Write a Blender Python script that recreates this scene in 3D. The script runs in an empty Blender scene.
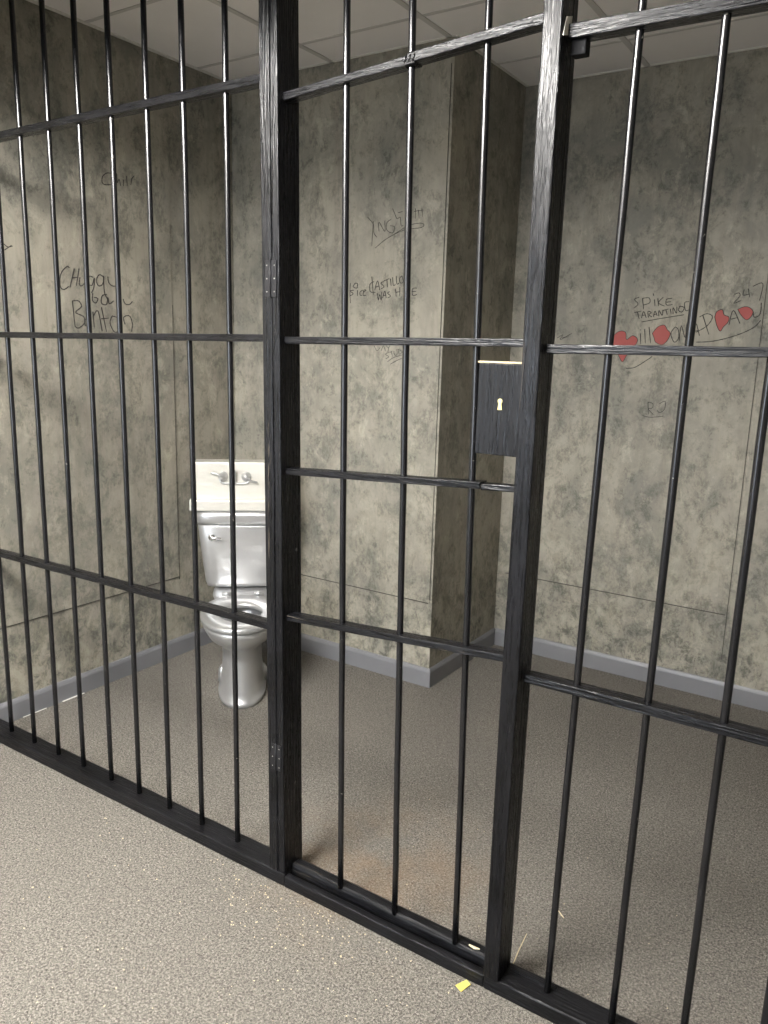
import bpy, bmesh, math, random
from mathutils import Vector, Matrix

random.seed(7)
COL = bpy.context.scene.collection
R = math.radians

# ------------------------------------------------------------------ helpers
def link(name, bm, mat, parent=None, smooth=False, bevel=0.0, label=None):
    me = bpy.data.meshes.new(name)
    bmesh.ops.recalc_face_normals(bm, faces=bm.faces)
    bm.to_mesh(me); bm.free()
    o = bpy.data.objects.new(name, me)
    COL.objects.link(o)
    me.materials.append(mat)
    if smooth:
        for p in me.polygons: p.use_smooth = True
    if bevel:
        m = o.modifiers.new('bevel', 'BEVEL'); m.width = bevel; m.segments = 2
        m.limit_method = 'ANGLE'; m.angle_limit = R(40)
    if parent is not None: o.parent = parent
    if label: o['label'] = label
    return o

def root(name, label, cat, loc=(0, 0, 0), rz=0.0, group=None):
    o = bpy.data.objects.new(name, None); COL.objects.link(o)
    o.location = loc; o.rotation_euler = (0, 0, rz); o.empty_display_size = .1
    o['label'] = label; o['category'] = cat
    if group: o['group'] = group
    return o

def tag(o, label, cat, group=None, kind=None):
    o['label'] = label; o['category'] = cat
    if group: o['group'] = group
    if kind: o['kind'] = kind
    return o

def struct(name, bm, mat, **k):
    o = link(name, bm, mat, **k); o['kind'] = 'structure'; return o

def add_box(bm, x0, x1, y0, y1, z0, z1):
    v = [bm.verts.new((x, y, z)) for x in (x0, x1) for y in (y0, y1) for z in (z0, z1)]
    for f in ((0, 1, 3, 2), (4, 6, 7, 5), (0, 4, 5, 1), (2, 3, 7, 6), (0, 2, 6, 4), (1, 5, 7, 3)):
        bm.faces.new([v[i] for i in f])
    return v

def box(x0, x1, y0, y1, z0, z1):
    bm = bmesh.new(); add_box(bm, x0, x1, y0, y1, z0, z1); return bm

def sections(bm, rings, caps=True):
    """skin a list of closed rings (lists of points, equal counts)"""
    vs = [[bm.verts.new(p) for p in r] for r in rings]
    n = len(rings[0])
    for a, b in zip(vs[:-1], vs[1:]):
        for i in range(n):
            bm.faces.new((a[i], a[(i + 1) % n], b[(i + 1) % n], b[i]))
    if caps:
        bm.faces.new(vs[0][::-1]); bm.faces.new(vs[-1])
    return vs

def beam_x(xa, xb, z_at, yc, wy, wz, wob=.0007, step=.12, seed=1):
    """a hand-sawn batten running along x, a touch uneven, lying at height z_at(x)"""
    rnd = random.Random(seed)
    n = max(2, int(abs(xb - xa) / step))
    rings = []
    for i in range(n + 1):
        x = xa + (xb - xa) * i / n
        z = z_at(x); j = [rnd.uniform(-wob, wob) for _ in range(4)]
        a, b = wy / 2, wz / 2
        rings.append([(x, yc - a + j[0], z - b + j[1]), (x, yc + a + j[2], z - b + j[1]),
                      (x, yc + a + j[2], z + b + j[3]), (x, yc - a + j[0], z + b + j[3])])
    bm = bmesh.new(); sections(bm, rings); return bm

def post_z(x0, x1, y0, y1, z0, z1, tilt=0.0, wob=.0006, seed=1):
    rnd = random.Random(seed); n = 14; rings = []
    for i in range(n + 1):
        z = z0 + (z1 - z0) * i / n; d = tilt * z
        j = [rnd.uniform(-wob, wob) for _ in range(4)]
        rings.append([(x0 + d + j[0], y0 + j[1], z), (x1 + d + j[2], y0 + j[1], z),
                      (x1 + d + j[2], y1 + j[3], z), (x0 + d + j[0], y1 + j[3], z)])
    bm = bmesh.new(); sections(bm, rings); return bm

def rod_z(x_at, y, r, z0, z1, seed=1, n=12, wob=.0006):
    rnd = random.Random(seed); m = 18; rings = []
    for i in range(m + 1):
        z = z0 + (z1 - z0) * i / m
        cx = x_at(z) + rnd.uniform(-wob, wob); cy = y + rnd.uniform(-wob, wob)
        rr = r * rnd.uniform(.97, 1.03)
        rings.append([(cx + rr * math.cos(2 * math.pi * k / n), cy + rr * math.sin(2 * math.pi * k / n), z) for k in range(n)])
    bm = bmesh.new(); sections(bm, rings); return bm

def tube(bm, pts, r, n=10, caps=True):
    pts = [Vector(p) for p in pts]; rings = []
    rr = r if isinstance(r, (list, tuple)) else [r] * len(pts)
    up = None
    for i, p in enumerate(pts):
        d = (pts[min(i + 1, len(pts) - 1)] - pts[max(i - 1, 0)]).normalized()
        if up is None:
            up = Vector((0, 0, 1)) if abs(d.z) < .9 else Vector((0, 1, 0))
        s = d.cross(up).normalized(); up = s.cross(d).normalized()
        rings.append([p + (s * math.cos(2 * math.pi * k / n) + up * math.sin(2 * math.pi * k / n)) * rr[i] for k in range(n)])
    sections(bm, rings, caps)

def spline(pts, sub=5):
    if len(pts) < 3: return pts
    out = []
    P = [pts[0]] + list(pts) + [pts[-1]]
    for i in range(1, len(P) - 2):
        a, b, c, d = P[i - 1], P[i], P[i + 1], P[i + 2]
        for k in range(sub):
            t = k / sub
            out.append(tuple(.5 * ((2 * b[j]) + (-a[j] + c[j]) * t + (2 * a[j] - 5 * b[j] + 4 * c[j] - d[j]) * t * t
                                   + (-a[j] + 3 * b[j] - 3 * c[j] + d[j]) * t ** 3) for j in range(len(b))))
    out.append(tuple(pts[-1])); return out

def sring(z, cx, cy, rx, ry, e=2.0, n=48, ryb=None):
    """superellipse ring; ryb lets the back half have its own depth"""
    out = []
    for k in range(n):
        t = 2 * math.pi * k / n
        c, s = math.cos(t), math.sin(t)
        x = math.copysign(abs(c) ** (2 / e), c) * rx
        y = math.copysign(abs(s) ** (2 / e), s) * (ry if s < 0 or ryb is None else ryb)
        out.append((cx + x, cy + y, z))
    return out

# ------------------------------------------------------------------ materials
def srgb(r, g, b):
    return tuple((c / 255 / 12.92) if c / 255 <= .04045 else ((c / 255 + .055) / 1.055) ** 2.4 for c in (r, g, b)) + (1,)

class Mat:
    def __init__(s, name):
        s.m = bpy.data.materials.new(name); s.m.use_nodes = True
        s.nt = s.m.node_tree; s.b = s.nt.nodes['Principled BSDF']
        s.co = s.nt.nodes.new('ShaderNodeTexCoord').outputs['Object']
    def n(s, t, **k):
        x = s.nt.nodes.new(t)
        for a, v in k.items():
            if a in x.inputs: x.inputs[a].default_value = v
            else: setattr(x, a, v)
        return x
    def l(s, a, b): s.nt.links.new(a, b)
    def noise(s, scale, detail=4, rough=.55, vec=(1, 1, 1), dist=0.0, off=(0, 0, 0)):
        mp = s.n('ShaderNodeMapping'); s.l(s.co, mp.inputs['Vector'])
        mp.inputs['Scale'].default_value = vec; mp.inputs['Location'].default_value = off
        t = s.n('ShaderNodeTexNoise'); t.inputs['Scale'].default_value = scale
        t.inputs['Detail'].default_value = detail; t.inputs['Roughness'].default_value = rough
        t.inputs['Distortion'].default_value = dist
        s.l(mp.outputs[0], t.inputs['Vector']); return t.outputs['Fac']
    def ramp(s, fac, stops):
        r = s.n('ShaderNodeValToRGB'); e = r.color_ramp.elements
        while len(e) < len(stops): e.new(.5)
        for el, (p, c) in zip(e, stops): el.position = p; el.color = c
        s.l(fac, r.inputs[0]); return r.outputs[0]
    def mix(s, fac, a, b, mode='MIX'):
        x = s.n('ShaderNodeMix', data_type='RGBA', blend_type=mode)
        for sock, v in ((x.inputs[0], fac), (x.inputs[6], a), (x.inputs[7], b)):
            if hasattr(v, 'links'): s.l(v, sock)
            else: sock.default_value = v
        return x.outputs[2]
    def math(s, op, a, b=0.0):
        x = s.n('ShaderNodeMath', operation=op)
        for sock, v in ((x.inputs[0], a), (x.inputs[1], b)):
            if hasattr(v, 'links'): s.l(v, sock)
            else: sock.default_value = v
        return x.outputs[0]
    def bump(s, h, strength, dist):
        x = s.n('ShaderNodeBump'); x.inputs['Strength'].default_value = strength; x.inputs['Distance'].default_value = dist
        s.l(h, x.inputs['Height']); s.l(x.outputs[0], s.b.inputs['Normal']); return x
    def set(s, **k):
        for a, v in k.items():
            a = a.replace('_', ' ')
            if hasattr(v, 'links'): s.l(v, s.b.inputs[a])
            else: s.b.inputs[a].default_value = v
        return s.m

G0, G1 = (0, 0, 0, 1), (1, 1, 1, 1)

def plaster():
    m = Mat('faux_plaster')
    big = m.noise(2.0, 5, .62, (1, 1, .7), .4)
    mid = m.noise(7.0, 7, .72, (1, 1, .7), .4, (3, 1, 7))
    patch = m.noise(6.5, 10, .80, (1, 1, .75), .25, (11, 5, 2))
    clump = m.noise(15, 9, .80, (1, 1, .8), .3, (1, 15, 6))
    fine = m.noise(60, 5, .75, (1, 1, .6), .2)
    strk = m.noise(26, 4, .65, (1, 1, .08), .1, (2, 9, 4))
    base = m.ramp(big, [(.32, srgb(128, 125, 117)), (.5, srgb(148, 143, 132)), (.70, srgb(166, 160, 145))])
    base = m.mix(m.math('MULTIPLY', m.ramp(mid, [(.42, G0), (.60, G1)]), .8), base, srgb(161, 155, 141))
    p2 = m.noise(3.4, 8, .74, (1, 1, .9), .4, (21, 3, 8))
    base = m.mix(m.math('MULTIPLY', m.ramp(p2, [(.46, G0), (.60, G1)]), .55), base, srgb(116, 116, 108))
    k = m.math('MULTIPLY', m.ramp(patch, [(.50, G0), (.58, G1)]), m.ramp(fine, [(.32, G0), (.56, G1)]))
    base = m.mix(m.math('MULTIPLY', k, .62), base, srgb(90, 90, 83))
    k2 = m.math('MULTIPLY', m.ramp(clump, [(.53, G0), (.60, G1)]), m.ramp(p2, [(.40, G0), (.56, G1)]))
    base = m.mix(m.math('MULTIPLY', k2, .60), base, srgb(76, 76, 70))
    hi = m.math('MULTIPLY', m.ramp(m.noise(12, 8, .78, (1, 1, .7), .3, (31, 2, 2)), [(.56, G0), (.64, G1)]), .4)
    base = m.mix(hi, base, srgb(188, 182, 164))
    # grimy speckle painted on close to the floor
    sep = m.n('ShaderNodeSeparateXYZ'); m.l(m.co, sep.inputs[0])
    low = m.ramp(sep.outputs['Z'], [(.20, G1), (.90, G0)])
    sp = m.ramp(m.noise(18, 9, .80, (1, 1, .8), .4, (5, 5, 5)), [(.49, G0), (.58, G1)])
    base = m.mix(m.math('MULTIPLY', m.math('MULTIPLY', low, sp), .75), base, srgb(70, 70, 63))
    lt = m.ramp(m.noise(9, 8, .78, (1, 1, .8), .4, (7, 1, 5)), [(.48, G0), (.58, G1)])
    base = m.mix(m.math('MULTIPLY', m.math('MULTIPLY', low, lt), .35), base, srgb(186, 180, 160))
    base = m.mix(m.math('MULTIPLY', m.ramp(strk, [(.50, G0), (.68, G1)]), .28), base, srgb(112, 109, 99))
    ck = m.math('MULTIPLY', m.ramp(m.noise(9, 3, .6, (1, 1, .35), 3.0, (4, 4, 9)), [(.497, G0), (.5, G1), (.503, G0)]), m.ramp(mid, [(.52, G0), (.60, G1)]))
    base = m.mix(m.math('MULTIPLY', ck, .55), base, srgb(64, 62, 55))
    m.set(Base_Color=base, Roughness=.62)
    m.b.inputs['Specular IOR Level'].default_value = .3
    m.bump(m.math('ADD', mid, m.math('MULTIPLY', fine, .35)), .35, .005)
    return m.m

def carpet():
    m = Mat('loop_carpet')
    v = m.noise(170, 6, .9, (1, 1, 1), .6); w = m.noise(60, 5, .85, off=(3, 3, 3)); big = m.noise(1.6, 4, .6); dirt = m.noise(2.6, 5, .65, off=(9, 4, 0))
    c = m.ramp(v, [(.40, srgb(50, 48, 44)), (.5, srgb(105, 101, 95)), (.60, srgb(166, 161, 151))])
    c = m.mix(m.math('MULTIPLY', m.ramp(w, [(.42, G0), (.62, G1)]), .3), c, srgb(126, 122, 114))
    c = m.mix(m.math('MULTIPLY', m.ramp(big, [(.4, G0), (.7, G1)]), .25), c, srgb(104, 99, 93))
    # rusty sawdust stain inside the gate
    st = m.n('ShaderNodeVectorMath', operation='DISTANCE'); m.l(m.co, st.inputs[0]); st.inputs[1].default_value = (-1.25, .22, 0)
    k = m.math('MULTIPLY', m.ramp(st.outputs['Value'], [(.05, G1), (.5, G0)]), m.ramp(dirt, [(.42, G0), (.62, G1)]))
    c = m.mix(m.math('MULTIPLY', k, .35), c, srgb(138, 108, 74))
    m.set(Base_Color=c, Roughness=1.0); m.b.inputs['Specular IOR Level'].default_value = .1
    m.bump(m.math('ADD', v, w), .6, .004)
    return m.m

def blackwood(name, vec, rough=.25):
    m = Mat(name)
    g = m.noise(60, 4, .6, vec, .3); b = m.noise(9, 4, .6, off=(4, 4, 4))
    rub = m.noise(30, 5, .75, vec, .5, (7, 7, 7))
    c = m.mix(m.ramp(b, [(.35, G0), (.7, G1)]), srgb(10, 10, 12), srgb(22, 22, 25))
    c = m.mix(m.math('MULTIPLY', m.ramp(rub, [(.66, G0), (.72, G1)]), .5), c, srgb(128, 118, 104))
    m.set(Base_Color=c, Roughness=m.ramp(m.noise(140, 4, .7, vec, .3, (3, 8, 1)), [(.38, (rough - .06,) * 3 + (1,)), (.6, (rough + .16,) * 3 + (1,))]))
    m.b.inputs['Specular IOR Level'].default_value = .28
    ridge = m.noise(170, 3, .6, vec, .2, (1, 1, 1))
    m.bump(m.math('ADD', g, m.math('MULTIPLY', ridge, 1.2)), .75, .003)
    return m.m

def blackmetal():
    m = Mat('black_bar_paint')
    b = m.noise(26, 4, .6, (1, 1, .35)); s = m.noise(75, 2, .5, off=(2, 2, 2))
    c = m.mix(m.ramp(b, [(.35, G0), (.7, G1)]), srgb(14, 14, 16), srgb(24, 24, 27))
    c = m.mix(m.math('MULTIPLY', m.ramp(s, [(.76, G0), (.79, G1)]), .6), c, srgb(150, 145, 135))
    m.set(Base_Color=c, Roughness=.24); m.b.inputs['Specular IOR Level'].default_value = .6
    m.bump(b, .3, .002); return m.m

def simple(name, col, rough=.5, metal=0.0, spec=.5, nscale=0, nstr=.2, ndist=.001, var=None, **k):
    m = Mat(name); c = col
    if var: c = m.mix(m.noise(8, 5, .65), col, var)
    m.set(Base_Color=c, Roughness=rough, Metallic=metal); m.b.inputs['Specular IOR Level'].default_value = spec
    if nscale: m.bump(m.noise(nscale, 4), nstr, ndist)
    return m.m

M = dict(
    plaster=plaster(), carpet=carpet(),
    post=blackwood('black_painted_timber', (1, 1, .06)),
    rail=blackwood('black_painted_batten', (.06, 1, 1)),
    sill=blackwood('black_scuffed_sill', (.06, 1, 1), .34),
    bar=blackmetal(),
    base=simple('grey_baseboard_paint', srgb(122, 122, 125), .42, var=srgb(113, 113, 116)),
    ceil=simple('ceiling_tile', srgb(238, 235, 233), .9, spec=.1, nscale=160, nstr=.3, ndist=.002, var=srgb(230, 227, 225)),
    tbar=simple('ceiling_tee', srgb(196, 193, 190), .6),
    angle=simple('white_wall_angle', srgb(215, 212, 206), .5),
    outer=simple('outer_room_wall', srgb(128, 126, 120), .8, var=srgb(116, 114, 108)),
    silver=simple('silver_paint', srgb(200, 200, 201), .33, metal=.72, nscale=14, nstr=.12, ndist=.01, var=srgb(212, 212, 212)),
    sink=simple('silver_white_paint', srgb(240, 238, 232), .32, metal=.2, nscale=20, nstr=.15, ndist=.006, var=srgb(228, 224, 212)),
    chrome=simple('chrome', srgb(225, 225, 228), .12, metal=1.0),
    ink=simple('marker_ink', srgb(40, 37, 34), .7),
    red=simple('red_marker', srgb(150, 52, 48), .6, var=srgb(168, 86, 78)),
    brass=simple('brass', srgb(226, 208, 140), .3, metal=.6),
    steel=simple('dark_hinge_steel', srgb(40, 40, 43), .35, metal=.5),
    screw=simple('worn_screw_steel', srgb(178, 176, 170), .3, metal=.9),
    rawwood=simple('bare_sawn_wood', srgb(196, 180, 150), .7, var=srgb(170, 150, 118)),
    flat=simple('flat_black_paint', srgb(22, 22, 24), .75, spec=.2),
    joint_shade=simple('joint_shade_paint', srgb(66, 63, 56), .8),
    white=simple('white_plate_paint', srgb(228, 224, 214), .5),
    paper=simple('yellow_paper', srgb(214, 196, 96), .7),
    fleck=simple('pale_wood_fleck', srgb(222, 210, 180), .8, var=srgb(196, 176, 136)),
    caulk=simple('white_caulk', srgb(226, 224, 218), .6),
)

XL, W1, W2, XB, XR, YF, CZ = -3.038, 1.451, 2.159, -1.797, 1.25, -4.3, 2.824

GRAF = {
 'left_name': [[(0.4853,1.8668),(0.4755,1.8716),(0.4508,1.8495),(0.439,1.8202),(0.4402,1.7863),(0.4564,1.779),(0.4773,1.792)],[(0.509,1.8662),(0.4839,1.7884)],[(0.5318,1.8683),(0.5152,1.7977)],[(0.4979,1.828),(0.5256,1.8332)],[(0.5346,1.834),(0.5296,1.8075),(0.5395,1.7996),(0.5579,1.8156),(0.5605,1.8362)],[(0.5983,1.8394),(0.5805,1.8408),(0.5753,1.8111),(0.5928,1.8066),(0.6053,1.8371),(0.601,1.7984),(0.5874,1.7738)],[(0.6528,1.8441),(0.6314,1.8529),(0.6156,1.8291),(0.6252,1.8062),(0.6477,1.8169),(0.6531,1.85),(0.6533,1.7844),(0.67,1.7495)],[(0.6752,1.849),(0.6777,1.8252),(0.6956,1.8116),(0.7183,1.8121)],[(0.5946,1.7743),(0.5908,1.7445),(0.6067,1.7336),(0.6186,1.7522),(0.6008,1.757)],[(0.6638,1.7732),(0.6413,1.7656),(0.636,1.7353),(0.6615,1.7308),(0.6706,1.7616),(0.6767,1.7347),(0.6999,1.7483)],[(0.7502,1.7606),(0.7608,1.7397),(0.7842,1.738),(0.8006,1.7514)],[(0.4922,1.7354),(0.4984,1.6337)],[(0.4922,1.7354),(0.5219,1.7373),(0.5345,1.7146),(0.5053,1.6896),(0.5427,1.6738),(0.5446,1.6473),(0.5153,1.6255),(0.497,1.6336)],[(0.5636,1.6688),(0.5475,1.6592),(0.5511,1.6356),(0.5732,1.6484)],[(0.5903,1.6969),(0.5938,1.6312)],[(0.5889,1.673),(0.6158,1.7012),(0.6333,1.6174)],[(0.635,1.7173),(0.6554,1.6151)],[(0.6324,1.6689),(0.6697,1.6736)],[(0.689,1.6837),(0.6761,1.6525),(0.7006,1.6134),(0.7325,1.6361),(0.7228,1.6729),(0.689,1.6837)],[(0.7565,1.6495),(0.7502,1.6803),(0.7818,1.688),(0.7962,1.6573),(0.7905,1.6193)]],
 'left_chil': [[(0.7148,2.2754),(0.6928,2.2729),(0.6723,2.2583),(0.6654,2.2384),(0.6744,2.2245),(0.7124,2.2295)],[(0.7432,2.2807),(0.7441,2.243),(0.7543,2.259),(0.7612,2.2333)],[(0.7769,2.2615),(0.7756,2.2342)],[(0.7767,2.2725),(0.7774,2.2704)],[(0.7943,2.2789),(0.7966,2.2394)],[(0.821,2.2693),(0.8157,2.2459)],[(0.819,2.2706),(0.8367,2.2882)]],
 'left_scrawl': [[(0.2008,1.9314),(0.2189,1.9193),(0.2385,1.9244)],[(0.2052,1.9063),(0.2354,1.9269)]],
 'near_sig': [[(-2.2086,2.1526),(-2.1764,2.1202),(-2.1714,2.0832),(-2.1553,2.064)],[(-2.1768,2.1324),(-2.1815,2.0283)],[(-2.1445,2.0879),(-2.1457,2.1275),(-2.1137,2.0863),(-2.1152,2.1318)],[(-2.0812,2.1358),(-2.1035,2.122),(-2.1025,2.0918),(-2.0717,2.078),(-2.0612,2.1016),(-2.0841,2.1089)],[(-2.0753,2.1803),(-2.0633,2.1586),(-2.0513,2.137),(-2.0365,2.142)],[(-2.0447,2.1604),(-2.0226,2.1649)],[(-2.0328,2.1418),(-2.0277,2.1057),(-2.0167,2.1081)],[(-1.957,2.1724),(-1.9553,2.1311)],[(-1.9423,2.1656),(-1.9372,2.13)],[(-1.9245,2.1702),(-1.9194,2.1348)],[(-1.9638,2.1611),(-1.9135,2.1637)],[(-2.1617,2.0182),(-2.1012,2.0553),(-2.0122,2.0869),(-1.9319,2.0915),(-1.9108,2.1021),(-1.9327,2.111),(-1.9907,2.1036),(-2.0639,2.0716)]],
 'near_castillo': [[(-2.2973,1.8685),(-2.2987,1.8236),(-2.2952,1.7784)],[(-2.2761,1.8361),(-2.2965,1.8332),(-2.2798,1.8201),(-2.3001,1.8107)],[(-2.2688,1.8679),(-2.2806,1.8522),(-2.2601,1.8454),(-2.2566,1.8645),(-2.2688,1.8679)],[(-2.2558,1.8358),(-2.2552,1.8102)],[(-2.2276,1.8354),(-2.2418,1.826),(-2.2391,1.8132),(-2.2286,1.8131)],[(-2.2233,1.8258),(-2.2076,1.8351),(-2.2196,1.8353),(-2.223,1.813),(-2.207,1.8129)],[(-2.1651,1.8722),(-2.1868,1.86),(-2.1835,1.8284),(-2.1558,1.8249)],[(-2.1776,1.8944),(-2.1673,1.8156)],[(-2.16,1.8344),(-2.1456,1.8749),(-2.1326,1.834)],[(-2.1565,1.8469),(-2.1371,1.8528)],[(-2.112,1.8711),(-2.1273,1.8651),(-2.1097,1.8492),(-2.125,1.8401)],[(-2.1105,1.8742),(-2.0839,1.8829)],[(-2.0952,1.8782),(-2.0903,1.8458)],[(-2.0762,1.8827),(-2.0713,1.8517)],[(-2.065,1.8886),(-2.0599,1.8546),(-2.0486,1.8574)],[(-2.0462,1.8943),(-2.0411,1.8604),(-2.0299,1.8632)],[(-2.016,1.8936),(-2.0283,1.8816),(-2.0223,1.8631),(-2.0075,1.8689),(-2.016,1.8936)],[(-2.1439,1.8216),(-2.139,1.79),(-2.132,1.8151),(-2.1233,1.7899),(-2.1207,1.8275)],[(-2.1158,1.7992),(-2.1052,1.8304),(-2.0964,1.7991)],[(-2.1131,1.8099),(-2.0992,1.8116)],[(-2.0781,1.8269),(-2.0894,1.8209),(-2.0736,1.8082),(-2.0887,1.799)],[(-2.048,1.8389),(-2.0429,1.8047)],[(-2.0254,1.8447),(-2.024,1.8076)],[(-2.0459,1.8234),(-2.0247,1.8262)],[(-2.0015,1.8105),(-2.0042,1.8413),(-1.9876,1.8379),(-2.0006,1.8258),(-1.9828,1.8102)],[(-1.9358,1.8401),(-1.9578,1.8375),(-1.9567,1.8099),(-1.9347,1.8127)],[(-1.9573,1.8252),(-1.9389,1.8262)]],
 'near_arc': [[(-2.1554,1.587),(-2.1385,1.5648),(-2.1228,1.5802)],[(-2.1155,1.5654),(-2.1047,1.5881),(-2.0926,1.566)],[(-2.0888,1.5884),(-2.0771,1.5775),(-2.0787,1.5589)],[(-2.0771,1.5775),(-2.0663,1.5926)],[(-2.0742,1.559),(-2.0921,1.551),(-2.0735,1.5403),(-2.0891,1.5305)],[(-2.0696,1.5591),(-2.0518,1.567)],[(-2.0607,1.563),(-2.0532,1.5409)],[(-2.0473,1.5671),(-2.0422,1.5487),(-2.0288,1.5527),(-2.0319,1.5749)],[(-2.0252,1.575),(-2.0177,1.5531),(-2.0025,1.5645),(-2.0252,1.575)],[(-2.0796,1.5177),(-2.0463,1.5374),(-2.002,1.5498)],[(-2.0633,1.507),(-2.0278,1.5249),(-2.0014,1.535)]],
 'far_spike': [[(-1.1667,1.8394),(-1.1879,1.8298),(-1.169,1.8101),(-1.1873,1.7905)],[(-1.1512,1.8344),(-1.1417,1.7855)],[(-1.1512,1.8344),(-1.1216,1.836),(-1.1166,1.8146),(-1.1435,1.805)],[(-1.0963,1.829),(-1.0915,1.7999)],[(-1.1047,1.8552),(-1.1018,1.8455)],[(-1.082,1.8337),(-1.0758,1.7998)],[(-1.0581,1.8383),(-1.0772,1.8144),(-1.0495,1.7997)],[(-1.019,1.8331),(-1.0426,1.8285),(-1.0403,1.8045),(-1.0145,1.8063)],[(-1.0414,1.816),(-1.0224,1.8188)],[(-1.1825,1.7708),(-1.1509,1.7777)],[(-1.1686,1.7738),(-1.1576,1.7413)],[(-1.148,1.7463),(-1.1407,1.7757),(-1.1262,1.7483)],[(-1.1461,1.758),(-1.1313,1.76)],[(-1.1163,1.7483),(-1.1208,1.7757),(-1.1055,1.7708),(-1.1155,1.761),(-1.1007,1.7513)],[(-1.0938,1.7513),(-1.0894,1.7776),(-1.0775,1.7562)],[(-1.0918,1.762),(-1.0822,1.764)],[(-1.0695,1.7543),(-1.072,1.7805),(-1.0552,1.7582),(-1.0547,1.7833)],[(-1.0525,1.7804),(-1.0289,1.7871)],[(-1.0411,1.7833),(-1.0331,1.7611)],[(-1.0222,1.7871),(-1.0162,1.766)],[(-1.0074,1.764),(-1.0102,1.7928),(-0.9934,1.7679),(-0.9943,1.7966)],[(-0.9822,1.7994),(-0.9851,1.7803),(-0.9701,1.7736),(-0.9626,1.7927),(-0.9822,1.7994)],[(-0.9435,1.8182),(-0.9619,1.8136),(-0.9547,1.7803),(-0.9399,1.7831)],[(-1.1463,1.7285),(-1.0781,1.7416),(-1.0016,1.7544),(-0.9594,1.7612)]],
 'far_big': [[(-1.1466,1.6772),(-1.14,1.6276)],[(-1.1493,1.695),(-1.1478,1.69)],[(-1.1284,1.6971),(-1.1194,1.633)],[(-1.1092,1.7052),(-1.0954,1.6335)],[(-0.9922,1.7082),(-1.0086,1.679),(-0.9903,1.6404),(-0.9731,1.6602),(-0.9786,1.6968),(-0.9922,1.7082)],[(-0.9697,1.6457),(-0.9669,1.7133),(-0.9445,1.6606),(-0.9432,1.723),(-0.9266,1.6705)],[(-0.9078,1.6708),(-0.9038,1.7233),(-0.8844,1.6711)],[(-0.905,1.69),(-0.8896,1.694)],[(-0.8799,1.7613),(-0.8451,1.6765)],[(-0.8999,1.6852),(-0.8565,1.7142),(-0.8375,1.752),(-0.8619,1.766),(-0.8928,1.7518)],[(-0.7662,1.7196),(-0.755,1.7799),(-0.7223,1.7246)],[(-0.7598,1.7429),(-0.7357,1.7495)],[(-0.6755,1.7752),(-0.6686,1.7524),(-0.6518,1.757),(-0.6453,1.7752),(-0.6469,1.8114)],[(-0.8954,1.6423),(-0.822,1.6484),(-0.7344,1.6734),(-0.6677,1.7066),(-0.6411,1.7388)],[(-1.1981,1.5153),(-1.1576,1.5219),(-1.1099,1.5536),(-1.0819,1.5744)]],
 'far_247': [[(-0.7579,1.8471),(-0.741,1.8533),(-0.7351,1.8395),(-0.7566,1.8103),(-0.7286,1.8212)],[(-0.7206,1.8667),(-0.7224,1.8439),(-0.6993,1.8482)],[(-0.7054,1.871),(-0.6952,1.8345)],[(-0.6873,1.8797),(-0.65,1.8907),(-0.6548,1.8205)]],
 'far_rj': [[(-1.0819,1.3634),(-1.0746,1.3078)],[(-1.0819,1.3634),(-1.0594,1.3597),(-1.0595,1.3394),(-1.077,1.3332),(-1.0514,1.3074)],[(-1.0294,1.3595),(-1.005,1.373),(-1.0035,1.3379),(-1.0226,1.3195),(-1.0364,1.3287)],[(-1.1014,1.3009),(-1.0654,1.2952),(-1.0062,1.3044)]],
 'far_scrawl': [[(-1.5516,1.6484),(-1.5204,1.6658),(-1.533,1.642),(-1.4762,1.6731)],[(-1.5229,1.6523),(-1.4909,1.6562)]],
 'hearts': [[(-1.2707,1.63),(-1.2686,1.6654),(-1.2444,1.6859),(-1.2151,1.6812),(-1.208,1.6483),(-1.1811,1.6667),(-1.1574,1.6522),(-1.1622,1.6272),(-1.1849,1.5966),(-1.2031,1.5709),(-1.2184,1.5451),(-1.2398,1.5749),(-1.2673,1.6148)],[(-1.0917,1.6779),(-1.0699,1.7075),(-1.0413,1.7156),(-1.0268,1.6963),(-1.0115,1.679),(-1.0203,1.6496),(-1.0425,1.6277),(-1.0731,1.6389),(-1.0819,1.6584)],[(-0.8284,1.752),(-0.8218,1.7754),(-0.8,1.7828),(-0.7905,1.7614),(-0.7698,1.7521),(-0.7717,1.7289),(-0.7877,1.7101),(-0.7992,1.6912),(-0.8153,1.7145)],[(-0.7378,1.7845),(-0.7126,1.7954),(-0.6904,1.7917),(-0.6755,1.7752),(-0.6816,1.7524),(-0.6977,1.7404),(-0.7188,1.7569)]],
}
ADDED_LAMP_A, SPREAD_A, ADDED_LAMP_B, ADDED_DAY, TILT, DSPR, EXPO = 66, 155, 14, 30, 25, 110, 0.58

# ------------------------------------------------------------------ the room
T = .12
fl = struct('floor', box(XL - T, XR + T, YF - T, W2 + T, -.1, 0), M['carpet'])
ce = struct('ceiling', box(XL - T, XR + T, YF - T, W2 + T, CZ, CZ + .1), M['ceil'])
wl = struct('wall_left', box(XL - T, XL, YF, W1, 0, CZ), M['plaster'])
wn = struct('wall_back_left', box(XL - T, XB, W1, W2 + T, 0, CZ), M['plaster'])
wf = struct('wall_back_right', box(XB, XR + T, W2, W2 + T, 0, CZ), M['plaster'])
wr = struct('wall_right', box(XR, XR + T, YF, W2, 0, CZ), M['outer'])
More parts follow.
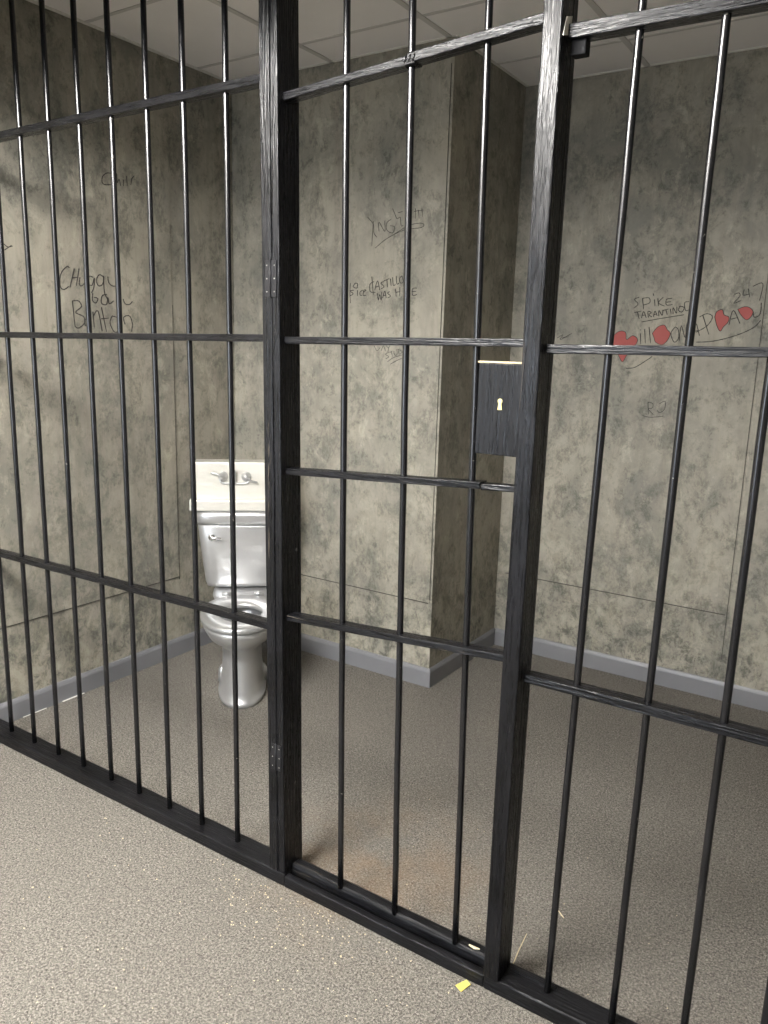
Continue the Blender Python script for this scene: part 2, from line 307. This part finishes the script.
# front wall, with an unseen window added to let in cool light
WX0, WX1, WZ0, WZ1 = -2.80, -1.00, .55, 2.25
bm = bmesh.new()
add_box(bm, XL - T, WX0, YF - T, YF, 0, CZ); add_box(bm, WX1, XR + T, YF - T, YF, 0, CZ)
add_box(bm, WX0, WX1, YF - T, YF, 0, WZ0); add_box(bm, WX0, WX1, YF - T, YF, WZ1, CZ)
struct('wall_front', bm, M['outer'])
bm = bmesh.new()
for a in ((WX0, WX0 + .05, WZ0, WZ1), (WX1 - .05, WX1, WZ0, WZ1), (WX0, WX1, WZ0, WZ0 + .05), (WX0, WX1, WZ1 - .05, WZ1),
          ((WX0 + WX1) / 2 - .02, (WX0 + WX1) / 2 + .02, WZ0, WZ1)):
    add_box(bm, a[0], a[1], YF - .08, YF - .03, a[2], a[3])
struct('added_window_1', bm, M['angle'])

struct('shade_beam', box(XL, XR, -.47, -.36, 2.43, CZ - .001), M['outer'])  # unseen beam, added to shade the upper walls and cell ceiling

# wall board seams: the plastered boards stand a hair proud of the wall
def board(x0, x1, y0, y1, z0, z1, par):
    return link('wall_board', box(x0, x1, y0, y1, z0, z1), M['plaster'], par, bevel=.0012)
P = .0035
board(XL - .001, XL + P, YF + .02, 1.034, .415, CZ - .02, wl)
board(XL + P, XB - .012, W1 - P, W1 + .001, .415, CZ - .02, wn)
board(XB + .05, -.634, W2 - P, W2 + .001, .415, CZ - .02, wf)
board(-.62, XR - .02, W2 - P, W2 + .001, .02, CZ - .02, wf)

def joint_shade(x0, x1, y0, y1, z0, z1, par): link('board_joint_shade', box(x0, x1, y0, y1, z0, z1), M['joint_shade'], par)  # dark strips on the board joints; the edge shade is in their colour
J = .0007
joint_shade(XL, XL + P + J, YF + .02, 1.030, .4115, .4155, wl)
joint_shade(XL + P, XB - .02, W1 - P - J, W1, .4115, .4160, wn)
joint_shade(XB + .05, -.64, W2 - P - J, W2, .4115, .4160, wf)
joint_shade(XB - .0125, XB - .0108, W1 - P - J, W1, .43, CZ - .1, wn)
joint_shade(-.6345, -.6325, W2 - P - J, W2, .20, 2.2, wf)
joint_shade(XL, XL + P + J, 1.0335, 1.0360, .40, 1.75, wl)

# baseboards with a rounded top lip
def baseboard(name, pts, h=.092, t=.013):
    """pts: path along the wall foot, wall on the left hand side; mitred corners"""
    prof = [(0, 0), (t, 0), (t, h - .018), (t * .8, h - .01), (t * .45, h - .002), (0, h)]
    rings = []
    n = len(pts)
    for i, p in enumerate(pts):
        p = Vector(p)
        d0 = (p - Vector(pts[i - 1])).normalized() if i else None
        d1 = (Vector(pts[i + 1]) - p).normalized() if i < n - 1 else None
        if d0 is None: m = Vector((d1.y, -d1.x))
        elif d1 is None: m = Vector((d0.y, -d0.x))
        else:
            a, b = Vector((d0.y, -d0.x)), Vector((d1.y, -d1.x)); m = (a + b); m /= (1 + a.dot(b))
        rings.append([(p.x + m.x * u, p.y + m.y * u, v + .0005) for u, v in prof])
    bm = bmesh.new(); sections(bm, rings); return struct(name, bm, M['base'])
baseboard('baseboard_left', [(XL, YF + .01), (XL, W1)])
baseboard('baseboard_back_left', [(XL + .013, W1), (XB, W1), (XB, W2 - .0)])
baseboard('baseboard_back_right', [(XB + .013, W2), (XR, W2)])
cs = link('caulk_gap', box(XL + .012, XL + .019, .33, .44, .0008, .004), M['caulk'], wl, label='white gap strip under grey baseboard')
link('caulk_gap', box(XL + .012, XL + .017, .14, .25, .0008, .003), M['caulk'], wl, label='white gap strip under grey baseboard')

# ceiling grid
bm = bmesh.new()
gx = [-3.02 + .6 * i for i in range(1, 8)]; gy = [1.82 - .605 * i for i in range(0, 11)]
for x in gx: add_box(bm, x - .012, x + .012, YF, W2 if x > XB else W1, CZ - .004, CZ + .001)
for y in gy: add_box(bm, XL if y < W1 else XB, XR, y - .009, y + .009, CZ - .0025, CZ + .001)
g = link('ceiling_grid', bm, M['tbar'], ce)
bm = bmesh.new(); a = .02
add_box(bm, XL, XL + a, YF, W1, CZ - .004, CZ)
add_box(bm, XL, XB, W1 - a * .5, W1, CZ - .004, CZ)
add_box(bm, XB, XB + a * .6, W1, W2, CZ - .004, CZ)
add_box(bm, XB, XR, W2 - a * .6, W2, CZ - .004, CZ)
link('wall_angle', bm, M['angle'], ce)

# ------------------------------------------------------------------ marker writing on the walls
def writing(key, plane, par, label, r=.0019, mat='ink'):
    bm = bmesh.new()
    for st in GRAF[key]:
        for_pts = spline(st, 5)
        if plane == 'L': pts = [(XL + P + .0002, a, b) for a, b in for_pts]
        elif plane == 'N': pts = [(a, W1 - P - .0002, b) for a, b in for_pts]
        else: pts = [(a, W2 - P - .0002, b) for a, b in for_pts]
        L = len(pts)
        tube(bm, pts, [1.2 * r * (.8 + .2 * math.sin(3.1 * i + len(st))) for i in range(L)], 6)
    return link('graffiti', bm, M[mat], par, label=label)
writing('left_name', 'L', wl, 'three lines of looping black marker writing', .0024)
writing('left_chil', 'L', wl, 'short black marker word high on the wall')
writing('left_scrawl', 'L', wl, 'small black marker scrawl at the left edge')
writing('near_sig', 'N', wn, 'spiky signature with a long underline', .0014)
writing('near_castillo', 'N', wn, 'two line black marker message with WAS HERE', .0019)
writing('near_arc', 'N', wn, 'small arched marker words below the rail', .0014)
writing('far_spike', 'F', wf, 'small underlined black name in two lines', .0018)
writing('far_big', 'F', wf, 'large black letters between red hearts', .0019)
writing('far_247', 'F', wf, 'black number 247', .0017)
writing('far_rj', 'F', wf, 'underlined black letters RJ', .0015)
writing('far_scrawl', 'F', wf, 'small black scrawl beside the gate post', .0015)
for h in GRAF['hearts']:
    pts = spline(h + [h[0]], 4)[:-1]
    bm = bmesh.new()
    a = [bm.verts.new((x, W2 - P - .0006, z)) for x, z in pts]; b = [bm.verts.new((x, W2 - P + .0004, z)) for x, z in pts]
    bm.faces.new(a); bm.faces.new(b[::-1])
    for i in range(len(a)): bm.faces.new((a[i], b[i], b[(i + 1) % len(a)], a[(i + 1) % len(a)]))
    bmesh.ops.triangulate(bm, faces=[f for f in bm.faces if len(f.verts) > 4])
    hp_ = link('painted_heart', bm, M['red'], wf, label='red marker heart')
    bm = bmesh.new(); tube(bm, [(x, W2 - P - .0007, z) for x, z in pts + [pts[0]]], .0013, 6)
    link('heart_outline', bm, M['ink'], hp_)

# ------------------------------------------------------------------ the cell front
SF, SB, SZ = -.0412, .0366, .041
P1A, P1B, P1C = -1.4817, -1.4490, -1.4241        # gate post, then the hinge stile of the door
P2A, P2B = -.7680, -.7267
TOP = CZ - .004
BR = .0084

# sill: full board beside the gate, a front strip and a low tread in the gateway
rt = root('floor_sill', 'long scuffed black timber sill on the carpet under all the bars', 'sill', (0, 0, 0))
link('sill_board', beam_x(XL + .016, P1C, lambda x: SZ / 2 + .0005, (SF + SB) / 2, SB - SF, SZ, seed=3), M['sill'], rt, bevel=.004, label='left board')
link('sill_board', beam_x(P2A, XR - .002, lambda x: SZ / 2 + .0005, (SF + SB) / 2, SB - SF, SZ, seed=4), M['sill'], rt, bevel=.004, label='right board with glossy front edge')
link('front_strip', beam_x(P1C + .0005, P2A - .0005, lambda x: SZ / 2 - .002, SF + .0115, .022, SZ - .005, seed=5), M['sill'], rt, bevel=.003)
link('tread', beam_x(P1C + .0005, P2A - .0005, lambda x: .008, (SF + .0235 + SB + .01) / 2, SB + .01 - SF - .0235, .014, seed=6), M['sill'], rt)
link('packing_strip', beam_x(P2B + .012, P2B + .13, lambda x: SZ + .003, .018, .012, .004, seed=8), M['sill'], rt)

def rail(par, xa, xb, z0, t, wy=.037, wz=.019, yc=0.0, seed=1, name='rail', label=None, mat='rail'):
    return link(name, beam_x(xa, xb, lambda x: z0 + t * x, yc, wy, wz, seed=seed), M[mat], par, bevel=.0018, label=label)

def bar(par, x0, t, z0=SZ - .003, z1=TOP, seed=1):
    return link('bar', rod_z(lambda z: x0 + t * z, 0.0, BR, z0, z1, seed=seed), M['bar'], par, smooth=True)

lp = root('bar_panel', 'wide fixed panel of black bars left of the gate, in front of the toilet', 'bar panel', group=None)
rail(lp, XL + .006, P1A - .0284, 2.2353, .0038, seed=11, wz=.022)
rail(lp, XL + .006, P1A - .0204, 1.607, .0072, seed=12, wz=.019)
rail(lp, XL + .006, P1A - .0102, .8082, .0101, seed=13, wz=.019)
for i, (x, t) in enumerate([(-2.8757, -.0002), (-2.7229, .0018), (-2.570, -.002), (-2.4215, -.0001), (-2.2632, -.0036), (-2.114, -.0032),
                            (-1.9609, -.003), (-1.8075, -.0057), (-1.6488, -.0057)]):
    bar(lp, x, t, seed=20 + i)

rp = root('bar_panel', 'fixed panel of black bars right of the gate, nearest the camera', 'bar panel')
rail(rp, P2B + .0032, XR - .004, 2.1848, -.0155, seed=31, wz=.026, wy=.038)
rail(rp, P2B + .0032, XR - .004, 1.5937, .0095, seed=32)
rail(rp, P2B + .0032, XR - .004, .8451, .0047, seed=33, wz=.021)
link('wood_block', box(-.7195, -.689, -.006, .020, 2.155, 2.185), M['flat'], rp, bevel=.002)
for i, (x, t) in enumerate([(-.615, .0129), (-.4554, .0105), (-.2985, .0049), (-.145, .003), (.008, .002), (.162, 0), (.315, .001), (.468, 0), (.62, 0), (.775, 0), (.93, 0), (1.08, 0)]):
    bar(rp, x, t, seed=40 + i)

# posts
hp = root('gate_post', 'black timber post the gate hangs from, right of the toilet', 'post', (0, 0, 0))
link('post_body', post_z(P1A, P1B, -.0400, .0473, SZ, TOP, -.0127, seed=51), M['post'], hp, bevel=.003)
kp = root('gate_post', 'black grained timber post beside the lock plate, nearest post to the camera', 'post', (0, 0, 0))
link('post_body', post_z(P2A, P2B, -.0461, .010, SZ, TOP, .0011, seed=52), M['post'], kp, bevel=.003)
link('door_stop', post_z(P2A + .004, P2B - .001, .0105, .034, SZ, TOP, .0011, seed=53), M['post'], kp, bevel=.002)
bm = bmesh.new(); sx_ = P2B + .0030
cc = [(-.0434, 2.181), (-.0310, 2.218), (-.002, 2.228), (-.0065, 2.193)]
a = [bm.verts.new((sx_, y, z)) for y, z in cc]; b = [bm.verts.new((sx_ + .002, y, z)) for y, z in cc]
bm.faces.new(a); bm.faces.new(b[::-1])
for i in range(4): bm.faces.new((a[i], b[i], b[(i + 1) % 4], a[(i + 1) % 4]))
link('strike_plate', bm, M['white'], kp, bevel=.0006, label='small white rounded plate')

# the gate
dr = root('cell_door', 'narrow black barred gate with a lock plate, between the two timber posts', 'gate')
S_T = -.0127
link('hinge_stile', post_z(P1B + .0008, P1C, -.0385, .0460, SZ + .004, TOP - .004, S_T, seed=61), M['post'], dr, bevel=.003)
xs0, xs1 = P1C - .030, P2A - .0003
def drail(z0, t, **k): return rail(dr, k.pop('xa', P1C - .006), k.pop('xb', xs1), z0, t, **k)
def zt(x, z0, t): return z0 + t * x
# top rail is two battens lashed together
link('rail', beam_x(P1C - .036, -1.075, lambda x: 2.2789 + .0694 * x, 0, .036, .019, seed=62), M['rail'], dr, bevel=.002)
link('rail', beam_x(-1.095, xs1, lambda x: 2.2789 + .0694 * x + .004, -.001, .036, .021, seed=63), M['rail'], dr, bevel=.002)
bm = bmesh.new()
for k in range(3):
    x = -1.098 + .011 * k; z = 2.2789 + .0694 * x + .002
    pts = [(x + .004 * math.sin(a), .0205 * math.cos(a), z + .0135 * math.sin(a)) for a in [2 * math.pi * i / 16 for i in range(17)]]
    tube(bm, pts, .0022, 6)
link('wire_tie', bm, M['bar'], dr, smooth=True)
drail(1.6071, .0108, xa=P1C - .029, seed=64, wz=.018)
link('rail', beam_x(P1C - .024, -.862, lambda x: 1.3199 + .0507 * x, 0, .036, .017, seed=65), M['rail'], dr, bevel=.0018)
link('rail', beam_x(-.862, xs1, lambda x: 1.3199 + .0507 * x - .003, .002, .030, .015, seed=66), M['rail'], dr, bevel=.0018)
drail(.9262, .064, xa=P1C - .018, seed=67, wz=.018)
for i, (x, t) in enumerate([(-1.2459, -.0121), (-1.0604, -.0148), (-.8707, -.0159)]):
    bar(dr, x, t, z0=.052, z1=TOP - .004, seed=70 + i)
link('bottom_rail', beam_x(P1C - .006, P2A - .001, lambda x: .038, .016, .040, .038, seed=75), M['sill'], dr, bevel=.009)
# lock plate with its keyhole
lk = link('lock_plate', box(-.8735, -.7695, -.030, .012, 1.352, 1.553), M['post'], dr, bevel=.002)
link('top_edge', box(-.8755, -.7695, -.032, .012, 1.5535, 1.5575), M['rawwood'], lk, bevel=.0008, label='bare wood top edge')
bm = bmesh.new(); kx, kz = -.8170, 1.472
pts = []
for i in range(14):
    a = R(-60) + R(300) * i / 13
    pts.append((kx + .0056 * math.sin(math.pi - a + math.pi), kz + .0056 * -math.cos(math.pi - a + math.pi)))
pts = [(kx + .0056 * math.cos(R(-55) + R(290) * i / 13), kz + .0056 * math.sin(R(-55) + R(290) * i / 13)) for i in range(14)] + [(kx - .0052, kz - .019), (kx + .0052, kz - .019)]
a = [bm.verts.new((x, -.0318, z)) for x, z in pts]; b = [bm.verts.new((x, -.0295, z)) for x, z in pts]
bm.faces.new(a); bm.faces.new(b[::-1])
for i in range(len(a)): bm.faces.new((a[i], b[i], b[(i + 1) % len(a)], a[(i + 1) % len(a)]))
link('keyhole', bm, M['brass'], lk, label='pale brass keyhole')
# hinges
def hinge(z0, z1, x):
    h = link('hinge', box(x - .019, x + .018, -.0412, -.0392, z0, z1), M['steel'], dr, bevel=.0006)
    bm = bmesh.new(); tube(bm, [(x, -.0425, z0 - .002), (x, -.0425, z1 + .003)], .0019, 10)
    link('hinge_pin', bm, M['steel'], h, smooth=True)
    for sx in (-.013, .012):
        for u in (.14, .5, .86):
            bm = bmesh.new()
            bmesh.ops.create_uvsphere(bm, u_segments=10, v_segments=6, radius=.0018)
            for v in bm.verts: v.co = Vector((v.co.x + x + sx, v.co.y * .5 - .0412, v.co.z + z0 + (z1 - z0) * u))
            link('screw', bm, M['screw'], h, smooth=True)
hinge(1.700, 1.790, -1.4690 - .0127 * 1.745 + .0190)
hinge(.372, .452, -1.4500 - .0127 * .41)

# ------------------------------------------------------------------ toilet
TA = R(41); TX, TY = -2.543, .946
to = root('toilet', 'silver painted toilet standing in the left back corner of the cell', 'toilet', (TX + .013, TY + .011, 0), TA)
bm = bmesh.new()
rings = [sring(.001, 0, -.033, .108, .250, 2.4, ryb=.25), sring(.016, 0, -.033, .110, .252, 2.4, ryb=.25), sring(.024, 0, -.033, .107, .248, 2.4, ryb=.25), sring(.030, 0, -.033, .101, .240, 2.4, ryb=.25),
         sring(.06, 0, -.033, .097, .234, 2.4, ryb=.25), sring(.12, 0, -.034, .092, .228, 2.3, ryb=.25), sring(.20, 0, -.036, .087, .220, 2.3, ryb=.25),
         sring(.255, 0, -.045, .095, .210, 2.3, ryb=.26), sring(.285, 0, -.07, .116, .235, 2.2, ryb=.25), sring(.315, 0, -.10, .146, .262, 2.1, ryb=.24),
         sring(.345, 0, -.125, .158, .268, 2.1, ryb=.23), sring(.372, 0, -.14, .168, .268, 2.1, ryb=.22), sring(.388, 0, -.145, .170, .266, 2.1, ryb=.20),
         sring(.393, 0, -.145, .162, .256, 2.1, ryb=.19),
         sring(.391, 0, -.165, .130, .195, 2.0, ryb=.17), sring(.36, 0, -.165, .122, .185, 2.0, ryb=.16), sring(.30, 0, -.155, .098, .145, 2.0, ryb=.12),
         sring(.25, 0, -.14, .06, .085, 2.0, ryb=.07), sring(.235, 0, -.135, .03, .04, 2.0, ryb=.035)]
sections(bm, rings)
bowl = link('bowl', bm, M['silver'], to, smooth=True)
# the deck the tank stands on
bm = bmesh.new()
sections(bm, [sring(.30, 0, .13, .075, .12, 3.5, ryb=.14), sring(.345, 0, .145, .10, .13, 3.5, ryb=.15), sring(.385, 0, .16, .135, .15, 3.2, ryb=.16),
              sring(.404, 0, .165, .145, .155, 3.2, ryb=.16), sring(.409, 0, .165, .138, .148, 3.2, ryb=.155)])
link('tank_deck', bm, M['silver'], to, smooth=True)
bm = bmesh.new()
O_ = [(.396, .168, .262), (.400, .176, .270), (.416, .176, .270), (.423, .166, .260)]
I_ = [(.420, .100, .150), (.410, .092, .140), (.396, .098, .150)]
rr = [sring(z, 0, -.152, a, b, 2.1, ryb=b * .76) for z, a, b in O_] + [sring(z, 0, -.175, a, b, 2.0, ryb=b * .72) for z, a, b in I_]
vs = sections(bm, rr, caps=False)
n = len(vs[0])
for i in range(n): bm.faces.new((vs[-1][i], vs[-1][(i + 1) % n], vs[0][(i + 1) % n], vs[0][i]))
seat = link('seat', bm, M['silver'], to, smooth=True)
for sx in (-1, 1):
    bm = bmesh.new(); tube(bm, [(sx * .075 - .022, .056, .425), (sx * .075 + .022, .056, .425)], .010, 12)
    link('seat_hinge', bm, M['silver'], to, smooth=True)
    bm = bmesh.new()
    sections(bm, [sring(.020, sx * .100, .0, .018, .030, 2, 20), sring(.075, sx * .098, .0, .015, .026, 2, 20), sring(.092, sx * .094, .0, .010, .018, 2, 20), sring(.097, sx * .090, .0, .003, .004, 2, 20)])
    link('bolt_cap', bm, M['silver'], to, smooth=True)
# tank
bm = bmesh.new()
TC = .27
sections(bm, [sring(.412, 0, TC, .155, .060, 4, 64), sring(.418, 0, TC, .178, .078, 5, 64), sring(.44, 0, TC, .186, .084, 5, 64), sring(.60, 0, TC, .205, .091, 5, 64),
              sring(.72, 0, TC, .217, .096, 5, 64), sring(.728, 0, TC, .214, .094, 5, 64)])
link('tank', bm, M['silver'], to, smooth=True)
bm = bmesh.new()
sections(bm, [sring(.7285, 0, TC, .205, .090, 5, 64), sring(.731, 0, TC, .223, .102, 4.5, 64), sring(.745, 0, TC, .228, .106, 4.5, 64), sring(.775, 0, TC, .230, .108, 4.5, 64),
              sring(.793, 0, TC, .224, .103, 4.5, 64), sring(.800, 0, TC, .205, .088, 4.5, 64)])
link('tank_lid', bm, M['silver'], to, smooth=True)
bm = bmesh.new()
tube(bm, [(-.150, TC - .090, .672), (-.150, TC - .108, .672)], [.016, .014], 18)
tube(bm, [(-.150, TC - .106, .672), (-.150, TC - .118, .672)], .007, 12)
tube(bm, spline([(-.152, TC - .117, .673), (-.13, TC - .120, .672), (-.105, TC - .119, .667)], 4), .006, 10)
link('flush_lever', bm, M['chrome'], to, smooth=True)

# sink unit resting on the tank lid
sk = root('toilet_top_sink', 'cream silver sink unit with taps, resting on the toilet tank', 'sink', (TX - .27 * math.sin(TA), TY + .27 * math.cos(TA), .8005), TA)
link('splashback', box(-.212, .226, -.055, .05, .0, .226), M['sink'], sk, bevel=.005)
link('basin_edge', box(-.232, .240, -.105, .05, .0, .052), M['sink'], sk, bevel=.005)
TO = -.022
bm = bmesh.new()
tube(bm, spline([(a + TO, b, c) for a, b, c in ((-.070, -.060, .158), (-.066, -.064, .136), (-.048, -.065, .127), (0, -.065, .126), (.048, -.065, .127), (.066, -.064, .136), (.070, -.060, .158))], 6), .0055, 10)
fb = link('tap_bridge', bm, M['silver'], sk, smooth=True)
for sx in (-1, 1):
    bm = bmesh.new()
    tube(bm, [(sx * .054 + TO, -.054, .158), (sx * .054 + TO, -.064, .158), (sx * .054 + TO, -.074, .158), (sx * .054 + TO, -.080, .158)], [.024, .022, .013, .010], 20)
    h = link('tap', bm, M['silver'], sk, smooth=True)
    bm = bmesh.new()
    if sx < 0: tube(bm, spline([(-.054 + TO, -.079, .160), (-.080 + TO, -.078, .172), (-.112 + TO, -.072, .178)], 4), [.0055] * 8 + [.003], 8)
    else: tube(bm, spline([(.054 + TO, -.079, .156), (.078 + TO, -.078, .140), (.108 + TO, -.072, .132)], 4), [.0055] * 8 + [.003], 8)
    link('tap_handle', bm, M['silver'], h, smooth=True)
bm = bmesh.new()
tube(bm, spline([(TO, -.065, .126), (TO, -.069, .156), (TO, -.076, .184), (TO, -.088, .190), (TO, -.096, .178)], 5), .006, 12)
link('spout', bm, M['silver'], sk, smooth=True)

# ------------------------------------------------------------------ bits on the floor
bm = bmesh.new()
q = [(-.828, -.075), (-.806, -.086), (-.797, -.052), (-.812, -.046)]
lo = [bm.verts.new((x, y, .0012 + .001 * i)) for i, (x, y) in enumerate(q)]; hi = [bm.verts.new((x, y, .0026 + .001 * i)) for i, (x, y) in enumerate(q)]
bm.faces.new(lo[::-1]); bm.faces.new(hi)
for i in range(4): bm.faces.new((lo[i], lo[(i + 1) % 4], hi[(i + 1) % 4], hi[i]))
tag(link('paper_scrap', bm, M['paper']), 'small yellow paper scrap on the carpet in front of the sill', 'scrap')
bm = bmesh.new(); tube(bm, [(-.722, .345, .003), (-.700, .325, .0035), (-.690, .318, .003)], [.001, .002, .001], 6)
tag(link('wood_splinter', bm, M['fleck']), 'thin pale wood splinter on the carpet inside the cell', 'splinter')
bm = bmesh.new(); tube(bm, [(-.735, .06, .002), (-.745, .13, .002), (-.752, .20, .002)], [.0012, .0015, .0008], 6)
tag(link('loose_thread', bm, M['fleck']), 'pale loose thread lying on the carpet behind the nearest post', 'thread')
rnd = random.Random(5)
bm = bmesh.new()
def fleck(x, y, z, s):
    a = rnd.uniform(0, 6.28)
    pts = [(x + s * math.cos(a + k * 2.1 + rnd.uniform(-.3, .3)) * rnd.uniform(.5, 1.2), y + s * math.sin(a + k * 2.1) * rnd.uniform(.5, 1.2)) for k in range(3)]
    lo = [bm.verts.new((u, v, z + .0006)) for u, v in pts]; hi = [bm.verts.new((u, v, z + .0006 + s * .5)) for u, v in pts]
    bm.faces.new(lo[::-1]); bm.faces.new(hi)
    for k in range(3): bm.faces.new((lo[k], lo[(k + 1) % 3], hi[(k + 1) % 3], hi[k]))
for i in range(150): fleck(rnd.gauss(-1.33, .16), -.06 - abs(rnd.gauss(0, .10)), .0015, rnd.uniform(.0012, .0032))
for i in range(160): fleck(rnd.uniform(-2.2, -.6), rnd.uniform(-.9, -.06), .0015, rnd.uniform(.0012, .0028))
for i in range(70): fleck(rnd.uniform(-1.6, -.1), rnd.uniform(.05, .9), .0015, rnd.uniform(.001, .0022))
for i in range(120): fleck(-1.41 + abs(rnd.gauss(0, .09)), rnd.uniform(-.017, -.006), .0155, rnd.uniform(.0014, .0038))
tag(link('plaster_flecks', bm, M['fleck']), 'pale wood and plaster flecks scattered over the carpet near the gate', 'debris', kind='stuff')
bm = bmesh.new()
bm2 = bmesh.new()
tube(bm2, [(-.835, .008, .0592), (-.818, .004, .061), (-.805, .010, .0595)], [.002, .004, .0015], 6)
tag(link('paint_chip', bm2, M['fleck']), 'curled pale paint chip on the bottom rail of the gate', 'chip')

# ------------------------------------------------------------------ added lamps and window light, camera
def added_lamp(x, y, z, strength, label, rx=.55, ry=.30, rz=.175):  # unseen oval lamps, added to light the walls, floor and bars
    r = root('added_lamp', label, 'added light', (x, y, z), 0, 'added unseen lamps of the outer room')
    bm = bmesh.new(); bmesh.ops.create_uvsphere(bm, u_segments=40, v_segments=20, radius=1)
    for v in bm.verts: v.co = Vector((v.co.x * rx, v.co.y * ry, v.co.z * rz))
    e = Mat('added_lamp_glow'); e.set(Base_Color=G1, Emission_Color=(1, .98, .94, 1), Emission_Strength=strength)
    link('added_lamp_globe', bm, e.m, r, smooth=True)
    bm = bmesh.new(); tube(bm, [(0, 0, rz - .004), (0, 0, CZ - z - .02)], .008, 10); link('added_lamp_stem', bm, M['chrome'], r)
    bm = bmesh.new(); tube(bm, [(0, 0, CZ - z - .025), (0, 0, CZ - z - .0005)], [.05, .06], 24); link('added_lamp_canopy', bm, M['angle'], r)
added_lamp(-1.55, -1.50, 2.60, ADDED_LAMP_A, 'added oval lamp, out of view, over the carpet before the gate')
added_lamp(-1.10, -3.30, 2.56, ADDED_LAMP_B, 'added oval lamp far behind the camera')
L = bpy.data.lights.new('added_window_light', 'AREA'); L.shape = 'RECTANGLE'; L.size = WX1 - WX0 - .1; L.size_y = WZ1 - WZ0 - .1  # cool area light added behind the unseen window
L.energy = ADDED_DAY; L.color = (.84, .92, 1.0)
o = bpy.data.objects.new('added_window_light', L); COL.objects.link(o)
o.location = ((WX0 + WX1) / 2, YF - .1, (WZ0 + WZ1) / 2); o.rotation_euler = (R(90 - TILT), 0, 0); L.spread = R(DSPR)

w = bpy.data.worlds.new('world'); bpy.context.scene.world = w; w.use_nodes = True
w.node_tree.nodes['Background'].inputs[0].default_value = (.6, .75, 1, 1); w.node_tree.nodes['Background'].inputs[1].default_value = 1.0

cam = bpy.data.cameras.new('camera'); co = bpy.data.objects.new('camera', cam); COL.objects.link(co)
yaw, pitch, roll = -.577317, -.205270, .028014
cy_, sy_, cp, sp = math.cos(yaw), math.sin(yaw), math.cos(pitch), math.sin(pitch)
fwd = Vector((sy_ * cp, cy_ * cp, sp)); right = Vector((cy_, -sy_, 0)); up = right.cross(fwd)
c_, s_ = math.cos(roll), math.sin(roll)
r2 = right * c_ + up * s_; u2 = up * c_ - right * s_
co.matrix_world = Matrix(((r2.x, u2.x, -fwd.x, -.0714), (r2.y, u2.y, -fwd.y, -1.630), (r2.z, u2.z, -fwd.z, 1.580), (0, 0, 0, 1)))
cam.sensor_fit = 'VERTICAL'; cam.sensor_height = 32; cam.lens = 789.08 / 1024 * 32; cam.clip_start = .02
sc = bpy.context.scene; sc.camera = co
vs_ = sc.view_settings; vs_.view_transform = 'Standard'; vs_.look = 'None'; vs_.gamma = 1; vs_.use_curve_mapping = False
vs_.exposure = EXPO
